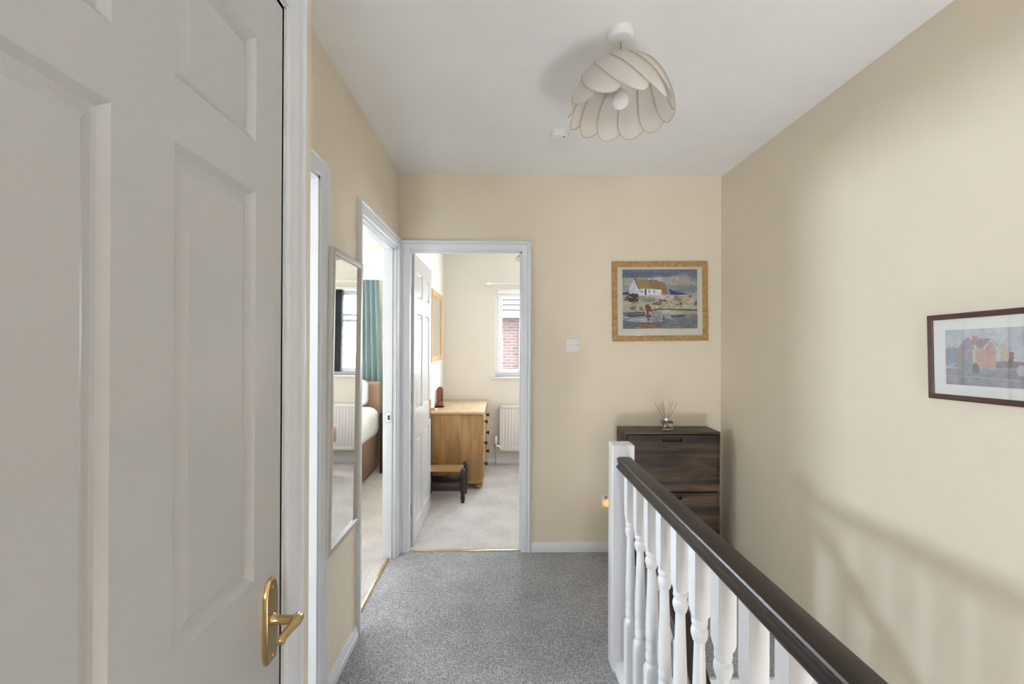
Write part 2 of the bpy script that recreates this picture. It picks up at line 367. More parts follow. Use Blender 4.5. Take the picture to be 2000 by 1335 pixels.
def lever_handle(parent, mp, su, name='door_handle'):
    """mp: u along the door, v up, w out of the door; su=-1 lever points to -u"""
    b = NB()
    pl = [(-.021, -.078), (.0, -.080), (.021, -.078), (.021, -.050), (.018, -.050), (.018, .052)]
    out = []
    hw, hh = .0215, .078
    outline = [(-hw+.006, -hh), (hw-.006, -hh), (hw, -hh+.02), (hw, hh-.03), (hw-.005, hh-.012), (.008, hh), (-.008, hh), (-hw+.005, hh-.012), (-hw, hh-.03), (-hw, -hh+.02)]
    loft(b, [[mp(u, v, 0) for u, v in outline], [mp(u, v, .006) for u, v in outline], [mp(u*.9, v*.97, .009) for u, v in outline]])
    h = obj(name, b, M_brass, parent, ang=40, label='polished brass lever handle on a back plate')
    b = NB()
    tube(b, [mp(0, 0, .006), mp(0, 0, .012), mp(0, 0, .02), mp(0, 0, .048), mp(su*.002, 0, .054)], [.013, .011, .0085, .0085, .010], n=14)
    lev = [(-.016, .053, .006), (-.013, .053, .0095), (.0, .053, .0105), (.02, .052, .0080), (.042, .050, .0072), (.056, .049, .0085), (.060, .049, .005)]
    tube(b, [mp(su*u, -.001*i, w) for i, (u, w, r) in enumerate(lev)], [r for _, _, r in lev], n=14)
    obj('lever', b, M_brass, h, ang=60)
    for vv in (.062, -.068):
        b = NB(); lathe(b, [(.0035, 0), (.003, .0015)], n=10)
        for v in b.verts: v.co = Vector(mp(v.co.x, v.co.y+vv, v.co.z+.009))
        obj('screw', b, M_brass, h)
    return h

# --- door_1: near cupboard door, closed, lying in the near left wall
d1 = sthing('door_1', (XN, .57, 0))
b = NB()
mp1 = lambda u, v, w: (XN-.035+w, .207+u, .008+v)
VROW = [(.22, .73), (.932, 1.633), (1.722, 1.91)]
leaf_mesh(b, mp1, .716, 2.030, [(.110, .318), (.418, .621)], VROW, .035)
obj('door_leaf', b, M_door, d1, ang=20)
b = NB(); sweep(b, mapX(XN, 1), .198, .934, 0, 2.050, [(o+.006, h) for o, h in ARC]); obj('architrave', b, M_gloss, d1, ang=30)
b = NB(); box(b, XN-.1, XN+.001, .198, .203, 0, 2.05); box(b, XN-.1, XN+.001, .929, .936, 0, 2.05); box(b, XN-.1, XN+.001, .198, .936, 2.046, 2.055); obj('lining', b, M_gloss, d1)
lever_handle(d1, lambda u, v, w: (XN+w, .879+u, .841+v), -1)

# --- door_2 bathroom opening on the left wall with leaf swung inwards
d2 = sthing('door_2', (XL, 1.4, 0))
b = NB(); sweep(b, mapX(XL, 1), 1.10, 1.693, 0, 1.978, [(o+.006, h) for o, h in ARC]); obj('architrave', b, M_gloss, d2, ang=30)
b = NB(); box(b, -.76, XL+.001, 1.686, 1.70, 0, 1.985); box(b, -.76, XL+.001, 1.10, 1.112, 0, 1.985); box(b, -.76, XL+.001, 1.10, 1.70, 1.972, 1.986); obj('lining', b, M_gloss, d2)
b = NB()
for z in (.22, 1.0, 1.75): box(b, -.745, -.715, 1.6835, 1.687, z-.04, z+.04); tube(b, [(-.757, 1.684, z-.04), (-.757, 1.684, z+.04)], .004, 8)
obj('hinge', b, M_chrome, d2)

# --- door_3 bedroom opening
d3 = sthing('door_3', (XL, 2.55, 0))
b = NB(); sweep(b, mapX(XL, 1), 2.203, 2.918, 0, 1.978, [(o+.006, h) for o, h in ARC]); obj('architrave', b, M_gloss, d3, ang=30)
b = NB(); box(b, -.756, XL+.001, 2.913, 2.927, 0, 1.985); box(b, -.756, XL+.001, 2.188, 2.200, 0, 1.985); box(b, -.756, XL+.001, 2.188, 2.927, 1.970, 1.986)
box(b, -.735, -.700, 2.903, 2.914, 0, 1.97); box(b, -.735, -.700, 2.199, 2.209, 0, 1.97); box(b, -.735, -.7, 2.2, 2.913, 1.96, 1.971)
obj('lining', b, M_gloss, d3)
b = NB(); box(b, -.731, -.707, 2.9, 2.904, .865, .925, .001); obj('strike_plate', b, M_chrome, d3)
b = NB(); box(b, -.726, -.713, 2.898, 2.901, .88, .91); obj('latch_hole', b, M_dark, d3)
b = NB(); sweep(b, mapX(-.755, -1), 2.203, 2.918, 0, 1.978, [(o+.006, h) for o, h in ARC]); obj('architrave', b, M_gloss, d3, ang=30)

# --- door_4 straight ahead, leaf open against the left wall of the back bedroom
d4 = sthing('door_4', (-.25, YF, 0))
b = NB(); sweep(b, mapY(YF, -1), -.608, .122, 0, 1.978, [(o+.004, h) for o, h in ARC]); obj('architrave', b, M_gloss, d4, ang=30)
b = NB(); box(b, -.622, -.610, YF-.001, YF+.076, 0, 1.985); box(b, .124, .136, YF-.001, YF+.076, 0, 1.985); box(b, -.622, .136, YF-.001, YF+.076, 1.972, 1.986)
box(b, .112, .125, YF+.012, YF+.04, 0, 1.972); box(b, -.611, .125, YF+.012, YF+.04, 1.962, 1.973)
obj('lining', b, M_gloss, d4)
b = NB(); leaf_mesh(b, lambda u, v, w: (-.628+w, 3.062+u, .012+v), .728, 1.955, [(.105, .315), (.413, .623)], [(.115, .70), (.885, 1.56), (1.67, 1.85)], .035)
lf = obj('door_leaf', b, M_door, d4, ang=20)
lever_handle(d4, lambda u, v, w: (-.593+w, 3.735+u, .83+v), -1)
b = NB()
for z in (.25, 1.0, 1.72): tube(b, [(-.612, 3.058, z-.04), (-.612, 3.058, z+.04)], .006, 8)
obj('hinge', b, M_brass, d4)

# threshold strips
b = NB(); box(b, -.730, -.713, 2.2, 2.913, 0, .008, .003); struct('trim_1', b, M_brass, True)
b = NB(); box(b, -.612, .126, 3.002, 3.016, 0, .008, .003); struct('trim_2', b, M_brass, True)
# white edging of the landing floor over the stairwell
b = NB(); box(b, .545, .562, -1.7, 1.86, -.25, .0, .003); box(b, .555, XR, 1.845, 1.862, -.25, .0, .003); struct('trim_3', b, M_gloss, True)

# ---------------------------------------------------------------- windows
def window(name, x0, x1, z0, z1, y, casements, parent_loc, transom_=None):
    w = sthing(name, parent_loc)
    fr = [(0, 0), (0, .06), (-.045, .06), (-.045, 0)]
    b = NB(); sweep(b, mapY(y, -1), x0, x1, z0, z1, fr, closed=True)
    xs = [x0+.045+(x1-x0-.09)*k/casements for k in range(casements+1)]
    for x in xs[1:-1]: box(b, x-.02, x+.02, y-.06, y, z0+.04, z1-.04)
    obj('window_frame', b, M_upvc, w)
    for ci, (a, c) in enumerate(zip(xs, xs[1:])):
        transom = transom_ if ci else None
        zz = [(z0+.045, z1-.045)] if transom is None else [(z0+.045, transom), (transom+.03, z1-.045)]
        for d, e in zz:
            b = NB(); sweep(b, mapY(y-.02, -1), a+.003, c-.003, d+.003, e-.003, [(0, 0), (0, .055), (-.012, .055), (-.028, .048), (-.03, 0)], closed=True)
            s = obj('casement', b, M_upvc, w)
            b = NB(); box(b, a+.03, c-.03, y-.045, y-.04, d+.03, e-.03); obj('pane', b, M_pane, s, smooth=False)
    b = NB(); box(b, x0-.04, x1+.04, YE-.03, YE+.2, z0-.025, z0, .006); obj('window_sill', b, M_gloss, w)
    return w
window('window_1', WA[0], WA[1], WA[2], WA[3], YE+.12, 2, (.27, YE, .985), 1.62)
window('window_2', WB[0], WB[1], WB[2], WB[3], YE+.12, 2, (-2.35, YE, .95))
w4 = sthing('added_window_4', (.0, YB, .9)); b = NB(); sweep(b, mapY(YB-.06, 1), -.40, .0, .8, 1.7, [(0, 0), (0, .05), (-.05, .05), (-.05, 0)], closed=True); obj('window_frame', b, M_upvc, w4)  # unseen window, added to hold the landing fill lamp
w3 = sthing('window_3', (-3.2, 1.2, 1.57)); b = NB(); sweep(b, mapX(-3.24, 1), .94, 1.46, 1.57, 1.95, [(0, 0), (0, .04), (-.04, .04), (-.04, 0)], closed=True); obj('window_frame', b, M_upvc, w3)

# ---------------------------------------------------------------- stairs and balustrades
b = NB()
for i in range(13):
    zt = -.19*(i+1); y1 = 1.845-.25*i
    box(b, .605, XR-.002, max(y1-.26, -1.69), y1+(.0 if i else 0), max(zt-.19, -2.6), zt, .012)
    if y1-.26 < -1.6: break
st = obj('staircase', b, M_carpet); tag(st, 'grey carpeted stairs going down beside the landing balustrade', 'stairs')

def baluster_profile(z0, z1, f0=.242, f1=.626, a=.0205):
    """square block, shoulders, beads, vase, beads, square block"""
    zb, zt = z0+f0, z0+f1; k = (zt-zb)/.384
    p = [(a, z0, 1), (a, zb-.022, 1), (a, zb-.010, .6), (a*.97, zb-.001, 0)]
    for rr, h in ((.90, .001), (.82, .004), (.80, .011), (.84, .013), (.905, .020), (.92, .027), (.89, .035), (.82, .042), (.80, .045), (.84, .048), (.905, .054), (.92, .062), (.89, .070), (.83, .075), (.81, .078),
                  (.90, .084), (.94, .095), (.95, .108), (.93, .130), (.88, .165), (.82, .205), (.75, .250), (.69, .290), (.655, .318), (.65, .325), (.83, .3265), (.86, .330), (.96, .336), (1.035, .343), (1.04, .350), (.97, .357), (.84, .361), (.80, .3625),
                  (.84, .364), (.95, .368), (.985, .374), (.95, .380), (.86, .384)):
        p.append((a*rr, zb+h*k, 0))
    p += [(a*.95, zt, 0), (a, zt+.010, .6), (a, zt+.022, 1), (a, z1, 1)]
    return p
def baluster_bm(x, y, z0, z1, **k):
    b = NB(); lathe(b, baluster_profile(z0, z1, **k), (x, y, 0), n=32); 
    return b
def chamfered_block(bm, x, y, z0, z1, a):
    pass
bal = thing('balustrade', (.505, 1.2, 0), 'white turned landing balustrade with dark handrail and square newel post', 'balustrade')
b = NB(); box(b, .464, .554, 1.897, 1.985, -.25, .944, .004); obj('newel_post', b, M_balus, bal)
b = NB()
RP = [(-.023, .847), (-.030, .852), (-.0325, .857), (-.0325, .862), (-.027, .866), (-.024, .869), (-.024, .873), (-.0275, .877), (-.028, .882), (-.026, .884), (-.030, .887), (-.0305, .892), (-.028, .8965), (-.0235, .8985), (0, .8997)]
RP = RP + [(-x, z) for x, z in RP[-2::-1]]
loft(b, [[(.509+x, 1.90, z-.003) for x, z in RP], [(.515+x, .9, z-.003) for x, z in RP], [(.528+x, -1.7, z-.003) for x, z in RP]])
obj('handrail', b, M_rail, bal, ang=25, label='dark brown varnished handrail')
b = NB(); box(b, .472, .545, -1.7, 1.90, 0, .022, .002); box(b, .478, .535, -1.7, 1.90, .022, .046, .006); obj('base_rail', b, M_balus, bal)
proto = None
for n in range(1, 13):
    y = 1.8027-.1252*(n-1)-.0205
    if proto is None:
        # built round its own foot, then copied along the rail
        b = NB(); lathe(b, baluster_profile(.0, .802), (0, 0, 0), n=32)
        proto = obj('baluster', b, M_balus, bal, ang=30); proto.matrix_parent_inverse = Matrix(); o = proto
    else:
        o = proto.copy(); COL.objects.link(o); o.parent = bal; o.matrix_parent_inverse = Matrix()
    o.location = Vector((.5055, y, .046)) - bal.location

sb = thing('stair_balustrade', (.585, 1.2, -.3), 'dark sloping stair handrail with white spindles behind the landing balustrade', 'balustrade')
k = .76; z0 = .79
b = NB()
loft(b, [[(.589+x, 1.94, z0+(z-.872)*1.3) for x, z in RP], [(.589+x, 1.90-2.2, z0-k*2.2+(z-.872)*1.3) for x, z in RP]])
obj('handrail', b, M_rail, sb, ang=25)
b = NB()
poly = [(1.84, -.12), (1.84, .05), (-.4, .05-k*2.24), (-.4, -.20-k*2.24), (1.84, -.20)]
prism(b, [(1.84, -.22), (1.84, .03), (-.4, .03-k*2.24), (-.4, -.22-k*2.24)], lambda u, v, w: (w, u, v), .572, .602); obj('stair_string', b, M_balus, sb)
zb = lambda y: .03-k*(1.84-y)
proto = None
for n in range(7):
    y = 1.75-.135*n
    top = z0-k*(1.90-y)-.02
    if proto is None:
        b = NB(); lathe(b, baluster_profile(0, top-zb(y)+.01, f0=.15, f1=.53), (0, 0, 0), n=24); proto = obj('baluster', b, M_balus, sb, ang=30); proto.matrix_parent_inverse = Matrix(); o = proto
    else:
        o = proto.copy(); COL.objects.link(o); o.parent = sb; o.matrix_parent_inverse = Matrix()
    o.location = Vector((.589, y, zb(y)-.012))-sb.location

# ---------------------------------------------------------------- pendant lamp
LX, LY = .415, 1.609
pl = thing('pendant_lamp', (LX, LY, ZC), 'cream fabric petal pendant lamp hanging from the hall ceiling', 'lamp')
b = NB(); lathe(b, [(.045, ZC+.001), (.0455, ZC-.012), (.044, ZC-.022), (.038, ZC-.030), (.012, ZC-.032), (.004, ZC-.032)], (LX, LY, 0), 32); obj('ceiling_rose', b, M_white, pl)
b = NB(); tube(b, [(LX, LY, ZC-.038), (LX+.001, LY, 2.40), (LX, LY, 2.30)], .003, 8); obj('cord', b, M_cord, pl)
b = NB(); lathe(b, [(.004, 2.335), (.016, 2.33), (.019, 2.30), (.02, 2.28), (.017, 2.272)], (LX, LY, 0), 20); obj('lamp_holder', b, M_white, pl)
b = NB(); lathe(b, [(.012, 2.282), (.014, 2.270), (.026, 2.254), (.031, 2.236), (.0285, 2.220), (.021, 2.209), (.010, 2.204), (.001, 2.203)], (LX, LY, 0), 24); obj('bulb', b, M_bulb, pl)
b = NB()
for r, z in ((.028, 2.372), (.028, 2.32)):
    tube(b, [(LX+r*math.cos(2*PI*i/24), LY+r*math.sin(2*PI*i/24), z) for i in range(25)], .0015, 6)
for i in range(4):
    a = PI/4+i*PI/2; tube(b, [(LX+.018*math.cos(a), LY+.018*math.sin(a), 2.30), (LX+.028*math.cos(a), LY+.028*math.sin(a), 2.33), (LX+.028*math.cos(a), LY+.028*math.sin(a), 2.372)], .0012, 6)
shade = obj('lamp_shade', b, M_white, pl)
NP = 12
def petal_pt(ph, s, t):
    hw = .064*min(1., .55+s*1.5)*(math.sqrt(max(0., 1-((s-.60)/.40)**2.3)) if s > .60 else 1.)
    sc = s*.92
    def rz(q):
        th = math.radians(84)*max(0., q)**.92
        return .028+.150*math.sin(th)/math.sin(math.radians(84)), 2.374-.222*(1-math.cos(th))/(1-math.cos(math.radians(84)))
    q = min(1.25, max(0., sc-t*hw*.6/.27)); r, z = rz(q)
    a = ph+math.radians(72)*sc + t*min(.62, hw*.8/r)
    r += .004*(1-t*t)*math.sin(PI*min(1, s)) - .011*t*min(1, s*3)*min(1, hw/.05)
    return Vector((LX+r*math.cos(a), LY+r*math.sin(a), z+.003*(1-t*t)))
for i in range(NP):
    ph = 2*PI*i/NP+.12
    b = NB(); NS, NT = 26, 10
    g = [[petal_pt(ph, math.sin(PI/2*k_/NS*.97), -1+2*t/NT) for t in range(NT+1)] for k_ in range(NS+1)]
    loft(b, g, closed=False)
    bmesh.ops.solidify(b, geom=b.faces[:], thickness=.0012)
    pt = obj('petal', b, M_shade, shade, ang=60)
    b = NB(); e = [g[k_][0] for k_ in range(NS+1)]+g[NS][1:-1]+[g[k_][NT] for k_ in range(NS, -1, -1)]
    tube(b, e, .0014, 5); obj('piping', b, M_piping, pt)

sa = thing('smoke_alarm', (.295, 2.39, ZC), 'round white smoke alarm on the ceiling behind the pendant lamp', 'smoke alarm')
b = NB(); lathe(b, [(.050, ZC+.001), (.050, ZC-.010), (.048, ZC-.012), (.0475, ZC-.022), (.044, ZC-.032), (.034, ZC-.036), (.001, ZC-.037)], (.295, 2.39, 0), 36); obj('casing', b, M_white, sa)
b = NB(); lathe(b, [(.004, ZC-.0385), (.004, ZC-.034)], (.315, 2.365, 0), 12); obj('indicator_light', b, M_dark, sa)
b = NB()
for a in range(0, 360, 20): 
    c, s = math.cos(math.radians(a)), math.sin(math.radians(a)); tube(b, [(.295+.0475*c, 2.39+.0475*s, ZC-.015), (.295+.0475*c, 2.39+.0475*s, ZC-.022)], .0012, 5)
obj('vent', b, mat('grey_vent', (.45, .45, .46), .6), sa)

# ---------------------------------------------------------------- switch, socket
sw = thing('light_switch', (.460, YF, 1.358), 'white square light switch between doorway and gilt framed picture', 'switch')
b = NB(); box(b, .417, .503, YF-.009, YF, 1.315, 1.401, .003); obj('face_plate', b, M_white, sw)
b = NB(); prism(b, [(0, -.012), (.004, -.012), (.001, .012), (0, .012)], lambda u, v, w: (.460+w, YF-.009-u, 1.362+v), -.008, .008); obj('rocker', b, M_white, sw)
M_screw = mat('grey_screw', (.25, .25, .25), .4)
for x in (.430, .490):
    b = NB(); lathe(b, [(.003, -.0015), (.003, .001)], (x, YF-.0095, 1.358), 10, 'Y'); obj('screw', b, M_screw, sw)
so = thing('plug_socket', (.73, YF, .33), 'white wall socket with glowing orange light low behind the newel post', 'socket')
b = NB(); box(b, .655, .80, YF-.010, YF, .287, .373, .003); obj('face_plate', b, M_white, so)
b = NB(); lathe(b, [(.001, -.020), (.012, -.019), (.019, -.012), (.021, 0)], (.689, YF-.011, .318), 20, 'Y'); obj('indicator_light', b, M_neon, so)
b = NB(); box(b, .674, .69, YF-.016, YF-.009, .348, .366, .002); obj('rocker', b, mat('grey_rocker', (.35, .37, .37), .4), so)

# ---------------------------------------------------------------- pictures
def srgb(c):
    c = np.asarray(c, float)/255.; return np.where(c <= .04045, c/12.92, ((c+.055)/1.055)**2.4)
def vnoise(x, y, f, seed):
    rs = np.random.RandomState(seed); n = 64; g = rs.rand(n, n)
    X = x*f; Y = y*f; xi = np.floor(X).astype(int); yi = np.floor(Y).astype(int); fx = X-xi; fy = Y-yi
    fx = fx*fx*(3-2*fx); fy = fy*fy*(3-2*fy)
    G = lambda i, j: g[i % n, j % n]
    return (G(xi, yi)*(1-fx)+G(xi+1, yi)*fx)*(1-fy)+(G(xi, yi+1)*(1-fx)+G(xi+1, yi+1)*fx)*fy
def fbm(x, y, f, seed): return .55*vnoise(x, y, f, seed)+.3*vnoise(x, y, f*2.1, seed+1)+.15*vnoise(x, y, f*4.3, seed+2)
class Paint:
    def __init__(s, nx, ny, asp):
        s.nx, s.ny = nx, ny; s.x, s.y = np.meshgrid(np.linspace(0, 1, nx), np.linspace(0, 1, ny)); s.c = np.zeros((ny, nx, 3)); s.asp = asp
    def fill(s, mask, col, a=1.):
        m_ = (mask*a)[..., None]; s.c = s.c*(1-m_)+np.asarray(col, float)*m_
    def poly(s, pts, col, a=1., jit=.006, seed=3):
        x = s.x+(vnoise(s.x, s.y*.7, 40, seed)-.5)*jit*2; y = s.y+(vnoise(s.x, s.y, 45, seed+9)-.5)*jit*2
        ins = np.zeros_like(x, bool); n = len(pts)
        for i in range(n):
            x1, y1 = pts[i]; x2, y2 = pts[(i+1) % n]
            if y1 == y2: continue
            c = ((y1 > y) != (y2 > y)) & (x < (x2-x1)*(y-y1)/(y2-y1)+x1); ins ^= c
        s.fill(ins.astype(float), col, a)
    def blob(s, cx, cy, rx, ry, col, a=1., seed=5):
        d = ((s.x-cx)/rx)**2+((s.y-cy)/ry)**2+(fbm(s.x, s.y, 30, seed)-.5)*1.2
        s.fill(np.clip((1.1-d)*3, 0, 1), col, a)
    def line(s, pts, w, col, a=1.):
        for (x1, y1), (x2, y2) in zip(pts, pts[1:]):
            dx, dy = x2-x1, (y2-y1)*s.asp; L = dx*dx+dy*dy+1e-9
            t = np.clip(((s.x-x1)*dx+(s.y-y1)*s.asp*dy)/L, 0, 1)
            d = np.hypot(s.x-x1-t*dx, (s.y-y1)*s.asp-t*dy); s.fill(np.clip((w-d)/(w*.5), 0, 1), col, a)
    def mesh(s, name, P00, ux, vy, m, parent):
        nx, ny = s.nx, s.ny; P00, ux, vy = map(np.asarray, (P00, ux, vy))
        co = (P00+s.x[..., None]*ux+s.y[..., None]*vy).reshape(-1, 3)
        me = bpy.data.meshes.new(name); idx = np.arange(nx*ny).reshape(ny, nx)
        f = np.stack([idx[:-1, :-1], idx[1:, :-1], idx[1:, 1:], idx[:-1, 1:]], -1).reshape(-1, 4)
        me.from_pydata(co.tolist(), [], f.tolist())
        ca = me.color_attributes.new('paint', 'FLOAT_COLOR', 'POINT')
        col = np.ones((nx*ny, 4)); col[:, :3] = srgb(np.clip(s.c, 0, 255).reshape(-1, 3)); ca.data.foreach_set('color', col.ravel())
        me.materials.append(m); o = bpy.data.objects.new(name, me); COL.objects.link(o); o.parent = parent; return o
def attr_mat(name):
    m = mat(name, (.5, .5, .5), .75, spec=.2); nt = m.node_tree; a = nt.nodes.new('ShaderNodeAttribute'); a.attribute_name = 'paint'
    nt.links.new(a.outputs['Color'], nt.nodes['Principled BSDF'].inputs['Base Color']); return m
M_art = attr_mat('painted_paper'); M_pglass = pane_mat('picture_glass', (1, 1, 1), 1.5)

# painting 1: white cottage by the water (coordinates measured on the painting itself)
p1 = Paint(240, 186, .77); cx = lambda x: (x-302)/981.; cy = lambda y: (y-250)/762.
P = lambda *a: [(cx(x), cy(y)) for x, y in a]
x, y = p1.x, p1.y
n1 = fbm(x*1.0, y*1.6, 5, 11); n2 = fbm(x, y*1.3, 11, 21)
sky = np.array([92, 108, 132])*(1-n1[..., None])+np.array([190, 190, 190])*n1[..., None]
p1.c = sky
p1.fill(np.clip((.16-y)*7, 0, 1), (82, 98, 126), .75)
p1.blob(.68, .22, .32, .12, (188, 178, 160), .7, 31); p1.blob(.12, .20, .20, .08, (190, 185, 165), .6, 32); p1.blob(.47, .15, .07, .07, (200, 202, 205), .8, 33); p1.blob(.30, .09, .4, .05, (70, 88, 118), .6, 34)
p1.blob(.80, .32, .35, .06, (120, 134, 150), .6, 35)
p1.poly(P((302, 545), (390, 535), (390, 575), (302, 575)), (40, 70, 120)); p1.poly(P((905, 505), (1140, 570), (1130, 585), (930, 580)), (36, 66, 118))
ground = np.array([150, 150, 130])*(1-n2[..., None])+np.array([215, 212, 200])*n2[..., None]
gm = (y > .43).astype(float)[..., None]; p1.c = p1.c*(1-gm)+ground*gm
p1.poly(P((460, 370), (385, 480), (400, 580), (600, 580), (600, 500), (520, 500)), (216, 220, 232)); p1.poly(P((385, 470), (460, 375), (525, 500), (525, 580), (390, 580)), (205, 210, 222))
p1.poly(P((520, 498), (810, 498), (810, 578), (525, 582)), (228, 230, 240))
p1.poly(P((458, 370), (640, 378), (700, 500), (520, 500)), (158, 136, 88)); p1.poly(P((640, 375), (770, 392), (830, 510), (705, 498)), (146, 122, 84)); p1.poly(P((770, 400), (850, 415), (905, 560), (830, 570), (815, 505)), (150, 118, 94))
p1.line(P((458, 372), (520, 500)), .007, (90, 60, 60)); p1.line(P((640, 376), (705, 498)), .004, (100, 72, 60)); p1.line(P((700, 500), (815, 505)), .004, (110, 70, 60))
p1.poly(P((590, 505), (618, 505), (618, 578), (590, 578)), (50, 68, 130), jit=.001)
for wx in (552, 652, 718): p1.poly(P((wx-9, 522), (wx+9, 522), (wx+9, 548), (wx-9, 548)), (96, 104, 125), jit=.001)
p1.line(P((715, 570), (722, 640)), .006, (235, 225, 220)); p1.blob(cx(652), cy(377), .018, .016, (225, 222, 215))
p1.poly(P((310, 640), (400, 560), (500, 560), (515, 600), (505, 670), (440, 680), (360, 650)), (66, 48, 48)); p1.blob(cx(440), cy(615), .06, .06, (80, 54, 50), .7)
for i, (bx, by, rx, ry, c) in enumerate(((560, 620, .08, .03, (150, 155, 130)), (640, 640, .10, .04, (128, 140, 125)), (780, 600, .09, .03, (222, 205, 200)), (900, 620, .08, .03, (225, 212, 205)), (760, 690, .07, .03, (120, 90, 85)), (830, 650, .06, .02, (90, 70, 66)), (1050, 660, .05, .05, (165, 140, 60)), (1060, 700, .03, .025, (84, 66, 60)), (1180, 640, .10, .05, (205, 195, 170)), (960, 700, .10, .04, (200, 195, 170)), (1190, 600, .02, .03, (96, 96, 90)), (440, 745, .04, .035, (92, 88, 84)), (360, 720, .06, .05, (176, 176, 160)), (540, 755, .02, .03, (110, 80, 60)), (1000, 610, .02, .05, (120, 140, 130)), (1260, 690, .02, .05, (120, 100, 84)))):
    p1.blob(cx(bx), cy(by), rx, ry, c, .85, 50+i)
wm = np.clip((y-(.705-.03*np.sin(x*6)))*14, 0, 1)
water = np.array([110, 122, 140])*(1-n2[..., None])+np.array([186, 188, 186])*n2[..., None]
p1.c = p1.c*(1-wm[..., None])+water*wm[..., None]
p1.line(P((302, 815), (450, 808), (600, 800), (720, 768), (900, 762), (1100, 772), (1283, 778)), .009, (62, 50, 50)); p1.line(P((720, 785), (640, 810)), .014, (190, 160, 150), .7)
p1.poly(P((310, 830), (600, 815), (590, 850), (440, 860), (320, 850)), (66, 66, 88), .85); p1.poly(P((930, 840), (1150, 835), (1120, 855), (950, 885)), (50, 60, 110), .9); p1.line(P((680, 900), (920, 900)), .006, (58, 70, 140)); p1.line(P((835, 850), (840, 930)), .006, (50, 60, 110))
p1.line(P((330, 860), (560, 900)), .008, (210, 215, 220), .8); p1.line(P((400, 900), (560, 925)), .006, (200, 205, 212), .8); p1.line(P((680, 880), (830, 910)), .005, (210, 190, 195), .8)
p1.poly(P((302, 900), (520, 930), (500, 1015), (302, 1015)), (78, 96, 112), .75); p1.poly(P((520, 935), (860, 930), (800, 1003), (505, 1005)), (132, 100, 74)); p1.line(P((520, 935), (860, 935)), .006, (70, 80, 104)); p1.poly(P((860, 900), (1283, 850), (1283, 1012), (810, 1012)), (110, 116, 118), .65); p1.blob(cx(1210), cy(880), .06, .03, (150, 140, 110), .7)
p1.poly(P((592, 705), (640, 700), (678, 740), (660, 790), (640, 830), (620, 820), (600, 760)), (132, 44, 38)); p1.blob(cx(640), cy(850), .035, .035, (120, 50, 60)); p1.blob(cx(638), cy(898), .02, .025, (140, 40, 46)); p1.line(P((600, 770), (605, 820)), .008, (225, 220, 210)); p1.line(P((650, 790), (650, 830)), .006, (215, 205, 200))

rs_ = np.random.RandomState(4)
for i in range(170):   # dabs of stone and grass on the shore
    a, c = rs_.rand()*.98, .45+rs_.rand()*.25; l_ = .01+rs_.rand()*.045; t_ = rs_.rand()
    colr = ((228, 226, 218), (206, 196, 190), (96, 92, 82), (132, 138, 118), (70, 62, 58), (186, 176, 150))[rs_.randint(6)]
    p1.line([(a, c), (a+l_, c+(rs_.rand()-.5)*.03)], .002+.004*t_, colr, .75)
for i in range(90):    # strokes of reflected light on the water
    a, c = rs_.rand()*.98, .76+rs_.rand()*.23; l_ = .03+rs_.rand()*.09
    colr = ((206, 212, 218), (84, 98, 128), (150, 158, 160), (64, 74, 108), (120, 124, 112))[rs_.randint(5)]
    p1.line([(a, c), (a+l_, c+(rs_.rand()-.5)*.012)], .002+.003*rs_.rand(), colr, .6)
p1.c = p1.c*(.90+.2*vnoise(p1.x, p1.y*.8, 60, 222))[..., None]

def picture(name, label, org, mpf, w, h, fw, prof, fm, matm, art, inset, artm, rot):
    """mpf(u,v,w): u right, v up, w out of the wall, relative to the picture's centre"""
    t = thing(name, org, label, 'picture')
    b = NB(); sweep(b, mpf, -w/2+fw, w/2-fw, -h/2+fw, h/2-fw, prof, closed=True); o = [obj('frame', b, fm, t, ang=30)]
    b = NB(); prism(b, [(-w/2+fw-.004, -h/2+fw-.004), (w/2-fw+.004, -h/2+fw-.004), (w/2-fw+.004, h/2-fw+.004), (-w/2+fw-.004, h/2-fw+.004)], mpf, .001, .008); o.append(obj('mount', b, matm, t, smooth=False))
    l, r, tp, bt = inset
    if art is not None:
        P0 = Vector(mpf(-w/2+l, h/2-tp, .0088)); Pu = Vector(mpf(w/2-r, h/2-tp, .0088))-P0; Pv = Vector(mpf(-w/2+l, -h/2+bt, .0088))-P0
        o.append(art.mesh('print', P0, Pu, Pv, artm, t))
    b = NB(); prism(b, [(-w/2+fw-.003, -h/2+fw-.003), (w/2-fw+.003, -h/2+fw-.003), (w/2-fw+.003, h/2-fw+.003), (-w/2+fw-.003, h/2-fw+.003)], mpf, .0105, .0115); o.append(obj('glass', b, M_pglass, t, smooth=False))
    for q in o: q.matrix_parent_inverse = Matrix()
    t.rotation_euler = rot
    return t, o
PR1 = [(0, .002), (0, .016), (.004, .019), (.012, .0205), (.030, .022), (.034, .018), (.034, .0)]
t1, o1 = picture('framed_painting', 'cottage by water print in a mottled gold frame above the shoe cabinet', (1.0375, YF, 1.649), lambda u, v, w: (u, -w, v), .634, .522, .034, PR1, M_gilt, M_mat, p1, (.069, .067, .050, .081), M_art, (0, -.012, 0))
b = NB(); sweep(b, lambda u, v, w: (u, -w, v), -.634/2+.058, .634/2-.056, -.261+.072, .261-.041, [(0, .008), (0, .0086), (-.002, .0086), (-.002, .008)], closed=True)
q = obj('mount_line', b, M_line, t1); q.matrix_parent_inverse = Matrix()

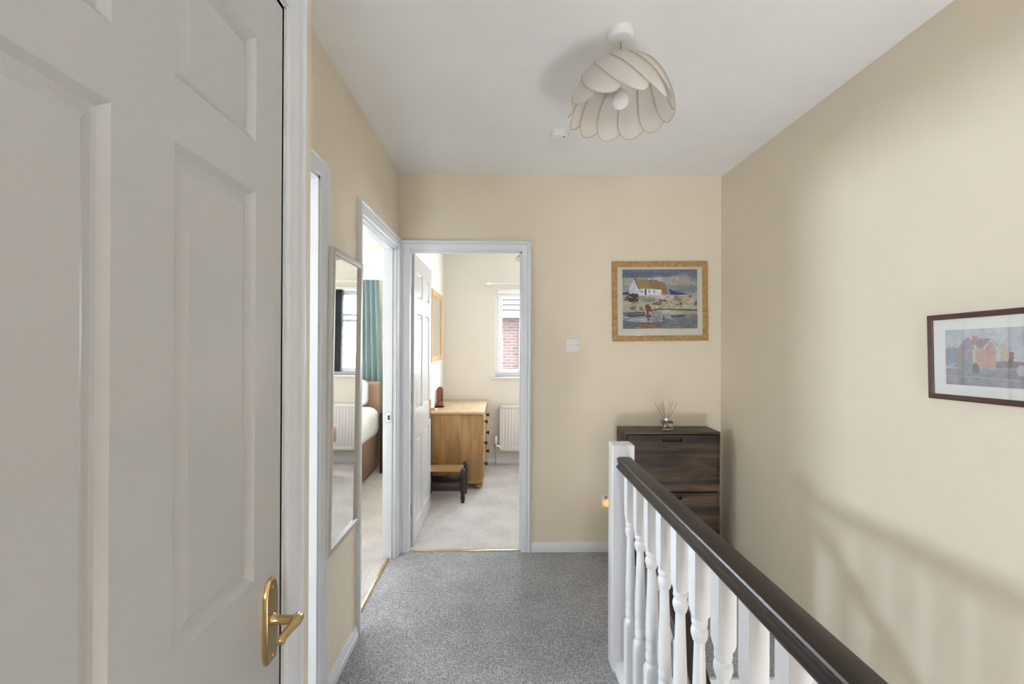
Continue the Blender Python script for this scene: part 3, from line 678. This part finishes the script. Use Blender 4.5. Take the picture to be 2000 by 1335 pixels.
# painting 2: watercolour of a brick house
p2 = Paint(240, 124, .48); x, y = p2.x, p2.y; n1 = fbm(x, y*.6, 6, 71); n2 = fbm(x, y*.6, 14, 81)
p2.c = np.array([176, 192, 206])*(1-n1[..., None])+np.array([216, 216, 214])*n1[..., None]
gm = np.clip((y-.60)*8, 0, 1)[..., None]; p2.c = p2.c*(1-gm)+(np.array([120, 126, 134])*(1-n2[..., None])+np.array([176, 178, 180])*n2[..., None])*gm
p2.blob(.05, .48, .13, .16, (132, 146, 160), .9, 91); p2.line([(0, .68), (.2, .72)], .012, (205, 210, 218), .8)
p2.poly([(.10, .62), (.10, .38), (.155, .22), (.19, .18), (.24, .30), (.24, .66)], (166, 148, 148)); p2.poly([(.145, .22), (.20, .14), (.25, .26), (.24, .55), (.16, .6)], (156, 150, 164))
p2.poly([(.22, .28), (.235, .12), (.275, .12), (.29, .30)], (176, 142, 128)); p2.poly([(.26, .24), (.30, .17), (.38, .17), (.44, .30), (.36, .35), (.28, .34)], (142, 132, 140))
p2.poly([(.26, .34), (.34, .34), (.38, .22), (.42, .34), (.42, .68), (.26, .68)], (200, 160, 140)); p2.line([(.33, .34), (.38, .20), (.44, .36)], .007, (226, 220, 214)); p2.poly([(.235, .35), (.262, .35), (.258, .72), (.24, .72)], (214, 196, 168))
p2.poly([(.455, .30), (.48, .26), (.51, .40), (.51, .62), (.45, .62)], (196, 178, 150)); p2.poly([(.515, .40), (.55, .42), (.55, .64), (.51, .62)], (150, 112, 118))
p2.poly([(.42, .56), (.80, .58), (.80, .66), (.42, .68)], (120, 116, 122), .9)
p2.blob(.18, .66, .10, .10, (140, 150, 140), .85, 95); p2.blob(.26, .70, .03, .10, (84, 82, 84), .8, 96); p2.blob(.60, .72, .035, .10, (196, 200, 198), .9, 97); p2.blob(.74, .46, .05, .10, (150, 160, 140), .8, 98)
p2.blob(.93, .42, .13, .30, (58, 70, 44), .95, 99); p2.blob(.92, .80, .12, .16, (64, 62, 62), .8, 100); p2.blob(.35, .82, .3, .05, (136, 142, 152), .8, 101); p2.line([(.0, .83), (.5, .86), (1, .95)], .006, (196, 196, 196), .6)
PR2 = [(0, .002), (0, .012), (.004, .014), (.013, .017), (.017, .014), (.017, 0)]
p2.c = (p2.c*.72+np.array([166, 164, 166])*.28)*(.93+.14*fbm(p2.x, p2.y*.5, 34, 131))[..., None]  # colours greyed, putting reflections off the glass into the print
picture('framed_print', 'house watercolour in a thin dark brown frame on the right wall', (XR, 1.277, 1.335), lambda u, v, w: (-w, -u, v), .47, .276, .017, PR2, M_mahog, M_mat2, p2, (.058, .052, .052, .050), M_art, (-.025, 0, 0))

# ---------------------------------------------------------------- leaning wall mirror in the hall
wm_ = thing('wall_mirror', (-.654, 1.915, .55), 'tall narrow mirror in a pale painted frame hanging between the left doorways', 'mirror')
b = NB(); fw = .030; w, h = .372, 1.185
mpm = lambda u, v, w_: (w_, u, v)
sweep(b, mpm, -w/2+fw, w/2-fw, fw, h-fw, [(0, -.012), (0, -.003), (.004, .002), (.010, .003), (.022, .003), (.028, .0), (.030, -.004), (.030, -.018), (0, -.018)], closed=True); o = obj('frame', b, M_mframe, wm_, ang=30); o.matrix_parent_inverse = Matrix()
b = NB(); box(b, -.012, -.009, -w/2+fw-.003, w/2-fw+.003, fw-.003, h-fw+.003); o = obj('mirror_glass', b, M_mirror, wm_, smooth=False); o.matrix_parent_inverse = Matrix()
wm_.rotation_euler = (-.014, math.radians(.4), 0)

# ---------------------------------------------------------------- shoe cabinet and diffuser
sc = thing('shoe_cabinet', (1.05, 2.88, 0), 'slim dark wood effect shoe cabinet against the far wall under the painting', 'cabinet')
x0, x1, y0, y1, zt = .752, 1.345, 2.786, 2.982, .827
b = NB(); box(b, x0, x0+.015, y0, y1, 0, zt-.015, .001); box(b, x1-.015, x1, y0, y1, 0, zt-.015, .001); box(b, x0+.015, x1-.015, y0+.01, y1, .0, .06, .001); box(b, x0+.015, x1-.015, y1-.01, y1, .06, zt-.015); obj('body', b, M_cabwood, sc)
b = NB(); box(b, x0, x1, y0, y1, zt-.015, zt, .001); obj('top', b, M_cabtop, sc)
for za, zb_ in ((.459, .806), (.066, .452)):
    b = NB(); hx0, hx1, hz = .985, 1.105, zb_-.030
    box(b, x0+.018, hx0, y0+.002, y0+.018, za, zb_, 0); box(b, hx1, x1-.018, y0+.002, y0+.018, za, zb_, 0)
    box(b, hx0, hx1, y0+.002, y0+.018, hz+.010, zb_, 0); box(b, hx0, hx1, y0+.002, y0+.018, za, hz-.010, 0)
    d = obj('flap_door', b, M_cabwood, sc, smooth=False)
    b = NB(); sweep(b, mapY(y0+.002, -1), hx0, hx1, hz-.010, hz+.010, [(0, -.016), (0, .002), (.003, .002), (.003, -.002), (0, -.016)][:4], closed=True); box(b, hx0, hx1, y0+.016, y0+.02, hz-.01, hz+.01); q = obj('handle_slot', b, M_dark, d); 
rd = thing('reed_diffuser', (1.041, 2.87, zt), 'square glass reed diffuser with rattan sticks standing on the shoe cabinet', 'diffuser')
b = NB(); box(b, 1.008, 1.074, 2.838, 2.902, zt, zt+.056, .006); box(b, 1.014, 1.068, 2.844, 2.896, zt+.010, zt+.050, .004); obj('bottle', b, M_glass, rd)
b = NB(); box(b, 1.0145, 1.0675, 2.8445, 2.8955, zt+.0102, zt+.022, .003); obj('oil', b, M_oil, rd)
b = NB(); lathe(b, [(.012, zt+.054), (.0155, zt+.056), (.0155, zt+.070), (.0135, zt+.074), (.008, zt+.074)], (1.041, 2.87, 0), 24); obj('collar', b, M_chrome, rd)
for i, (dx, dy) in enumerate(((-.075, .01), (-.045, -.02), (-.020, .015), (.018, -.01), (.047, .02), (.060, -.015))):
    b = NB(); tube(b, [(1.041-dx*.12, 2.87-dy*.1, zt+.02), (1.041+dx, 2.87+dy, zt+.183-abs(dx)*.18)], .0016, 6); obj('reed', b, M_reed, rd)

# ---------------------------------------------------------------- back bedroom
ch = thing('pine_chest', (-.42, 4.7, 0), 'waxed pine chest of drawers with round feet in the room ahead', 'chest of drawers')
X0, X1, Y0, Y1, Z1 = -.660, -.190, 4.262, 5.155, .706
b = NB(); box(b, X0, X1, Y0, Y1, .075, Z1, .003); obj('body', b, M_pine, ch)
b = NB(); box(b, X0-.005, X1+.020, Y0-.015, Y1+.01, Z1, Z1+.023, .006); obj('top', b, M_pinetop, ch)
b = NB(); box(b, X0, X1+.012, Y0-.008, Y1, .055, .085, .006); obj('plinth', b, M_pine, ch)
for fx in (X0+.055, X1-.035):
    for fy in (Y0+.05, Y1-.05):
        b = NB(); lathe(b, [(.028, .056), (.034, .048), (.040, .034), (.038, .018), (.028, .006), (.022, 0.004)], (fx, fy, 0), 20); obj('foot', b, M_pine, ch)
zs = [(.10, .28), (.295, .475), (.49, .58), ]
for za, zb_ in ((.10, .29), (.302, .492), (.504, .69)):
    for ya, yb in (((Y0+.03, Y1-.03),) if za < .5 else ((Y0+.03, (Y0+Y1)/2-.008), ((Y0+Y1)/2+.008, Y1-.03))):
        b = NB(); box(b, X1-.002, X1+.012, ya, yb, za, zb_, .003); d = obj('drawer', b, M_pine, ch)
        for ky in ([ya+.16, yb-.16] if yb-ya > .5 else [(ya+yb)/2]):
            b = NB(); lathe(b, [(.008, 0), (.009, .012), (.019, .020), (.021, .028), (.014, .035), (.001, .037)], (X1+.011, ky, (za+zb_)/2), 16, 'X'); obj('knob', b, M_stool, d)
lr = thing('letter_rack', (-.60, 4.57, .729), 'red brown wooden letter rack with rounded back standing on the pine chest', 'letter rack')
zt2 = .7292
def rounded(w, h, r, n=8):
    p = [(0, 0), (w, 0)]
    for i in range(n+1): a = PI/2*i/n; p.append((w-r+r*math.cos(a), h-r+r*math.sin(a)))
    for i in range(n+1): a = PI/2+PI/2*i/n; p.append((r+r*math.cos(a), h-r+r*math.sin(a)))
    return p
b = NB(); prism(b, rounded(.060, .195, .030), lambda u, v, w: (-.664+u, 4.63+w, zt2+v), 0, .012); prism(b, rounded(.045, .180, .022), lambda u, v, w: (-.664+u, 4.585+w, zt2+v), 0, .012); obj('back_panel', b, M_redw, lr)
b = NB(); prism(b, rounded(.078, .064, .045), lambda u, v, w: (-.664+u, 4.53+w, zt2+v), 0, .012); obj('front_panel', b, M_redw, lr)
b = NB(); box(b, -.664, -.586, 4.53, 4.642, zt2, zt2+.012); obj('base', b, M_redw, lr)

fm = thing('framed_mirror', (-.674, 4.6, 1.53), 'square honey wood framed mirror on the wall above the pine chest', 'mirror')
b = NB(); sweep(b, mapX(-.674, 1), 4.252+.055, 4.95-.055, 1.188+.055, 1.876-.055, [(0, 0), (0, .010), (.004, .014), (.048, .020), (.055, .016), (.055, 0)], closed=True); obj('frame', b, M_oakframe, fm, ang=30)
b = NB(); box(b, -.673, -.668, 4.30, 4.90, 1.24, 1.825); obj('mirror_glass', b, M_mirror, fm, smooth=False)

sl = thing('rush_stool', (-.50, 4.02, 0), 'low dark turned stool with woven rush seat beside the pine chest', 'stool')
sx0, sx1, sy0, sy1 = -.652, -.336, 3.905, 4.14
lprof = [(.013, .005), (.015, .01), (.020, .05), (.016, .075), (.021, .085), (.023, .13), (.017, .16), (.022, .17), (.023, .22), (.023, .285), (.014, .296), (.004, .300)]
for lx in (sx0, sx1):
    for ly in (sy0, sy1):
        b = NB(); lathe(b, lprof, (lx, ly, 0), 18); obj('leg', b, M_stool, sl, ang=60)
b = NB(); N = 14; vsr = []
for i in range(N+1):
    row = []
    for j in range(N+1):
        u, v = i/N, j/N; e = min(u, 1-u, v, 1-v)
        row.append((sx0+.008+(sx1-sx0-.016)*u, sy0+.008+(sy1-sy0-.016)*v, .268-.028*math.sin(PI*u)*math.sin(PI*v)+.004*math.sin(40*e)))
    vsr.append(row)
loft(b, vsr, closed=False); bmesh.ops.solidify(b, geom=b.faces[:], thickness=.050); obj('seat', b, M_rush, sl, ang=60)
b = NB()
for ly in (sy0, sy1): box(b, sx0, sx1, ly-.009, ly+.009, .105, .165, .004)
for lx in (sx0, sx1): tube(b, [(lx, sy0, .14), (lx, sy1, .14)], .010, 10)
obj('stretcher', b, M_stool, sl)

ra = thing('radiator', (.4, 5.1, .16), 'white ribbed panel radiator under the window ahead', 'radiator')
rx0, rx1, rz0, rz1 = -.025, .80, .162, .672
b = NB(); n = int((rx1-rx0-.06)/.0333); pts = []
for i in range(n+1):
    xx = rx0+.03+i*(rx1-rx0-.06)/n; pts += [(xx-.010, 0), (xx-.006, .008), (xx+.006, .008), (xx+.010, 0)]
pts = [(rx0, 0)]+pts+[(rx1, 0)]
loft(b, [[(px, 5.10-dy, z) for px, dy in pts] for z in (rz0+.035, rz1-.035)], closed=False)
sweep(b, mapY(5.10, -1), rx0+.001, rx1-.001, rz0+.035, rz1-.035, [(0, 0), (0, .008), (.006, .010), (.008, 0)][:3], closed=True)
box(b, rx0, rx1, 5.088, 5.10, rz0, rz0+.036, .004); box(b, rx0, rx1, 5.088, 5.10, rz1-.036, rz1, .004); box(b, rx0, rx1, 5.098, 5.106, rz0+.002, rz1-.002)
obj('panel', b, M_rad, ra, ang=30)
b = NB(); box(b, rx0+.01, rx1-.01, 5.106, 5.160, rz1-.02, rz1-.004, .003); box(b, rx0+.1, rx0+.13, 5.106, 5.178, rz0+.05, rz1-.06); box(b, rx1-.13, rx1-.1, 5.106, 5.178, rz0+.05, rz1-.06); obj('top_grille', b, M_rad, ra)
v_ = sthing  # noqa
b = NB(); lathe(b, [(.016, .25), (.020, .262), (.021, .32), (.015, .334), (.001, .335)], (-.075, 5.10, 0), 18); va = obj('valve', b, M_white, ra)
b = NB(); tube(b, [(-.075, 5.10, .004), (-.075, 5.10, .25)], .007, 10); tube(b, [(-.075, 5.10, .225), (-.02, 5.10, .21)], .009, 10); lathe(b, [(.012, .205), (.014, .215), (.014, .24), (.011, .25)], (-.075, 5.10, 0), 12); obj('pipe', b, M_chrome, ra)

def curtain_pole(label, x0, x1, y, z, fin):
    t = thing('curtain_pole', ((x0+x1)/2, y, z), label, 'curtain pole')
    b = NB(); tube(b, [(x0, y, z), (x1, y, z)], .011, 12); obj('pole', b, M_white, t)
    for xe, s in fin:
        b = NB(); lathe(b, [(.011, 0), (.016, s*.01), (.021, s*.025), (.024, s*.045), (.020, s*.062), (.010, s*.075), (.001, s*.08)], (xe, y, z), 16, 'X'); obj('finial', b, M_white, t)
        b = NB(); tube(b, [(xe-s*.10, y, z), (xe-s*.10, YE, z)], .008, 10); lathe(b, [(.025, -.006), (.025, 0)], (xe-s*.10, YE, z), 16, 'Y'); obj('bracket', b, M_white, t)
    return t
curtain_pole('white curtain pole with round finial above the window ahead', -.13, .78, 5.10, 2.035, ((-.13, -1), (.78, 1)))
curtain_pole('white curtain pole carrying the teal curtain in the left bedroom', -3.3, -1.37, 5.09, 2.075, ((-3.3, -1), (-1.37, 1)))
bl = thing('vertical_blind', (.555, 5.13, 1.0), 'stack of charcoal vertical blind slats seen reflected in the hall mirror', 'blind')
b = NB(); box(b, -.06, .61, 5.10, 5.14, 1.935, 1.968, .003); obj('headrail', b, M_upvc, bl)
for i in range(9):
    b = NB(); xx = .470+i*.014; prism(b, [(xx, 5.07), (xx+.003, 5.07), (xx+.010, 5.155), (xx+.007, 5.155)], lambda u, v, w: (u, v, w), 1.03, 1.94); obj('slat', b, M_blind, bl, smooth=False)

gs = thing('pendant_lamp', (.315, 4.1, ZC), 'grey cone pendant shade peeking past the doorway head', 'lamp')
b = NB(); lathe(b, [(.205, 2.125), (.205, 2.130), (.035, 2.300), (.034, 2.298), (.203, 2.125)], (.315, 4.1, 0), 40, caps=False); obj('lamp_shade', b, M_greyshade, gs)
b = NB(); tube(b, [(.315, 4.1, 2.298), (.315, 4.1, ZC)], .003, 8); lathe(b, [(.02, 2.25), (.02, 2.30), (.034, 2.30), (.003, 2.302)], (.315, 4.1, 0), 16); obj('cord', b, M_white, gs)
b = NB(); lathe(b, [(.045, ZC), (.044, ZC-.03), (.01, ZC-.035)], (.315, 4.1, 0), 24); obj('ceiling_rose', b, M_white, gs)

def soft_box(bm, x0, x1, y0, y1, z0, z1, r, seg=6): box(bm, x0, x1, y0, y1, z0, z1, r, seg)
def bed(label, x0, x1, y0, y1, base_h, top_h, head, basem, name='bed'):
    t = thing(name, ((x0+x1)/2, (y0+y1)/2, 0), label, 'bed')
    b = NB(); box(b, x0, x1, y0, y1, .03, base_h, .012); obj('divan_base', b, basem, t)
    b = NB(); soft_box(b, x0-.035, x1+.035, y0-.03, y1-.0, base_h-.045, top_h, .12, 8)
    obj('duvet', b, M_duvet, t, ang=70)
    if head:
        b = NB(); box(b, x0-.01, x1+.015, y1, y1+.072, .05, .945, .035, 4); obj('headboard', b, basem, t)
    return t
bd = bed('bed with tan upholstered base and white duvet in the left bedroom', -2.72, -1.345, 3.10, 4.985, .40, .685, True, M_tan)
pw = NB(); soft_box(pw, -1.98, -1.44, 4.83, 4.982, .688, .975, .072, 6)
tag(obj('pillow', pw, M_duvet, ang=70), 'plump white pillow propped against the tan headboard', 'pillow')
b2_ = bed('bed with white duvet corner seen reflected in the hall mirror', .40, 1.9, 3.6, 4.68, .30, .53, False, M_tan)
th = NB()
sec = [(.352, .36), (.350, .44), (.352, .50), (.368, .532), (.40, .541), (.75, .543)]
loft(th, [[(px_+.006*math.sin(9*k_), 4.26+.40*k_/12, pz_+.004*math.sin(5*k_)) for px_, pz_ in sec] for k_ in range(13)], closed=False); bmesh.ops.solidify(th, geom=th.faces[:], thickness=-.008)
tag(obj('throw', th, M_pink, ang=70), 'dusty pink throw over the bed corner reflected in the mirror', 'throw')

cu = thing('curtain', (-1.47, 5.09, 2.07), 'long teal pleated curtain hanging behind the headboard in the left bedroom', 'curtain')
b = NB(); rows = []
for i in range(25):
    f_ = i/24; z = 2.062-1.52*f_; row = []
    xa, xb = -1.72-.02*f_, -1.385+.055*min(1, f_*1.2)
    for j in range(61):
        q_ = j/60; ph = q_*2*PI*6.2+.5*f_
        row.append((xa+(xb-xa)*q_+.006*math.sin(ph*2)*f_, 5.09+.028*math.sin(ph)*(0.75+.25*f_), z))
    rows.append(row)
loft(b, rows, closed=False); bmesh.ops.solidify(b, geom=b.faces[:], thickness=.003); obj('fabric', b, M_teal, cu, ang=80)
for xx in (-1.64, -1.56, -1.49, -1.42):
    b = NB(); tube(b, [(xx, 5.09+.017*math.cos(a*PI/6), 2.075+.017*math.sin(a*PI/6)) for a in range(13)], .003, 6)
    obj('curtain_ring', b, M_chrome, cu)

bt = thing('bedside_table', (-1.08, 4.95, 0), 'dark bedside table in the gap between the bed and the doorway', 'table')
b = NB(); box(b, -1.285, -.80, 4.78, 5.12, .60, .63, .004); obj('table_top', b, M_stool, bt)
b = NB(); box(b, -1.275, -.81, 4.79, 5.11, .42, .60, .003); obj('drawer_box', b, M_stool, bt)
for lx in (-1.265, -.82):
    for ly in (4.80, 5.10):
        b = NB(); box(b, lx-.015, lx+.015, ly-.012, ly+.012, .004, .42, .003); obj('leg', b, M_stool, bt)

# ---------------------------------------------------------------- neighbouring house seen through the window
nh = thing('brick_house', (2, 11.5, -3), 'neighbouring red brick house with slate roof outside the window ahead', 'house')
b = NB(); box(b, -3, .56, 11.5, 17, -3, 2.02); obj('wall', b, M_brick, nh, smooth=False)
b = NB()
for i in range(16):
    y0_, z0_ = 11.25+.22*i, 2.06+.15*i
    box(b, -3.3, .66, y0_, y0_+.28, z0_, z0_+.03)
prism(b, [(11.25, 2.02), (17.2, 2.02), (14.8, 4.45)], lambda u, v, w: (w, u, v), -3.3, .64)
obj('roof', b, M_slate, nh, smooth=False)
b = NB(); tube(b, [(-3.3, 11.2, 2.04), (.66, 11.2, 2.04)], .06, 10); obj('gutter', b, M_gutter, nh)
b = NB(); tube(b, [(.44, 11.2, 2.0), (.44, 11.3, 1.75), (.44, 11.42, 1.6), (.44, 11.42, -3)], .04, 10); obj('drainpipe', b, M_gutter, nh)
b = NB(); box(b, -30, 30, 5.6, 40, -3.1, -3.0); g_ = obj('garden_ground', b, mat('ground', (.2, .22, .16), .9)); g_['kind'] = 'structure'
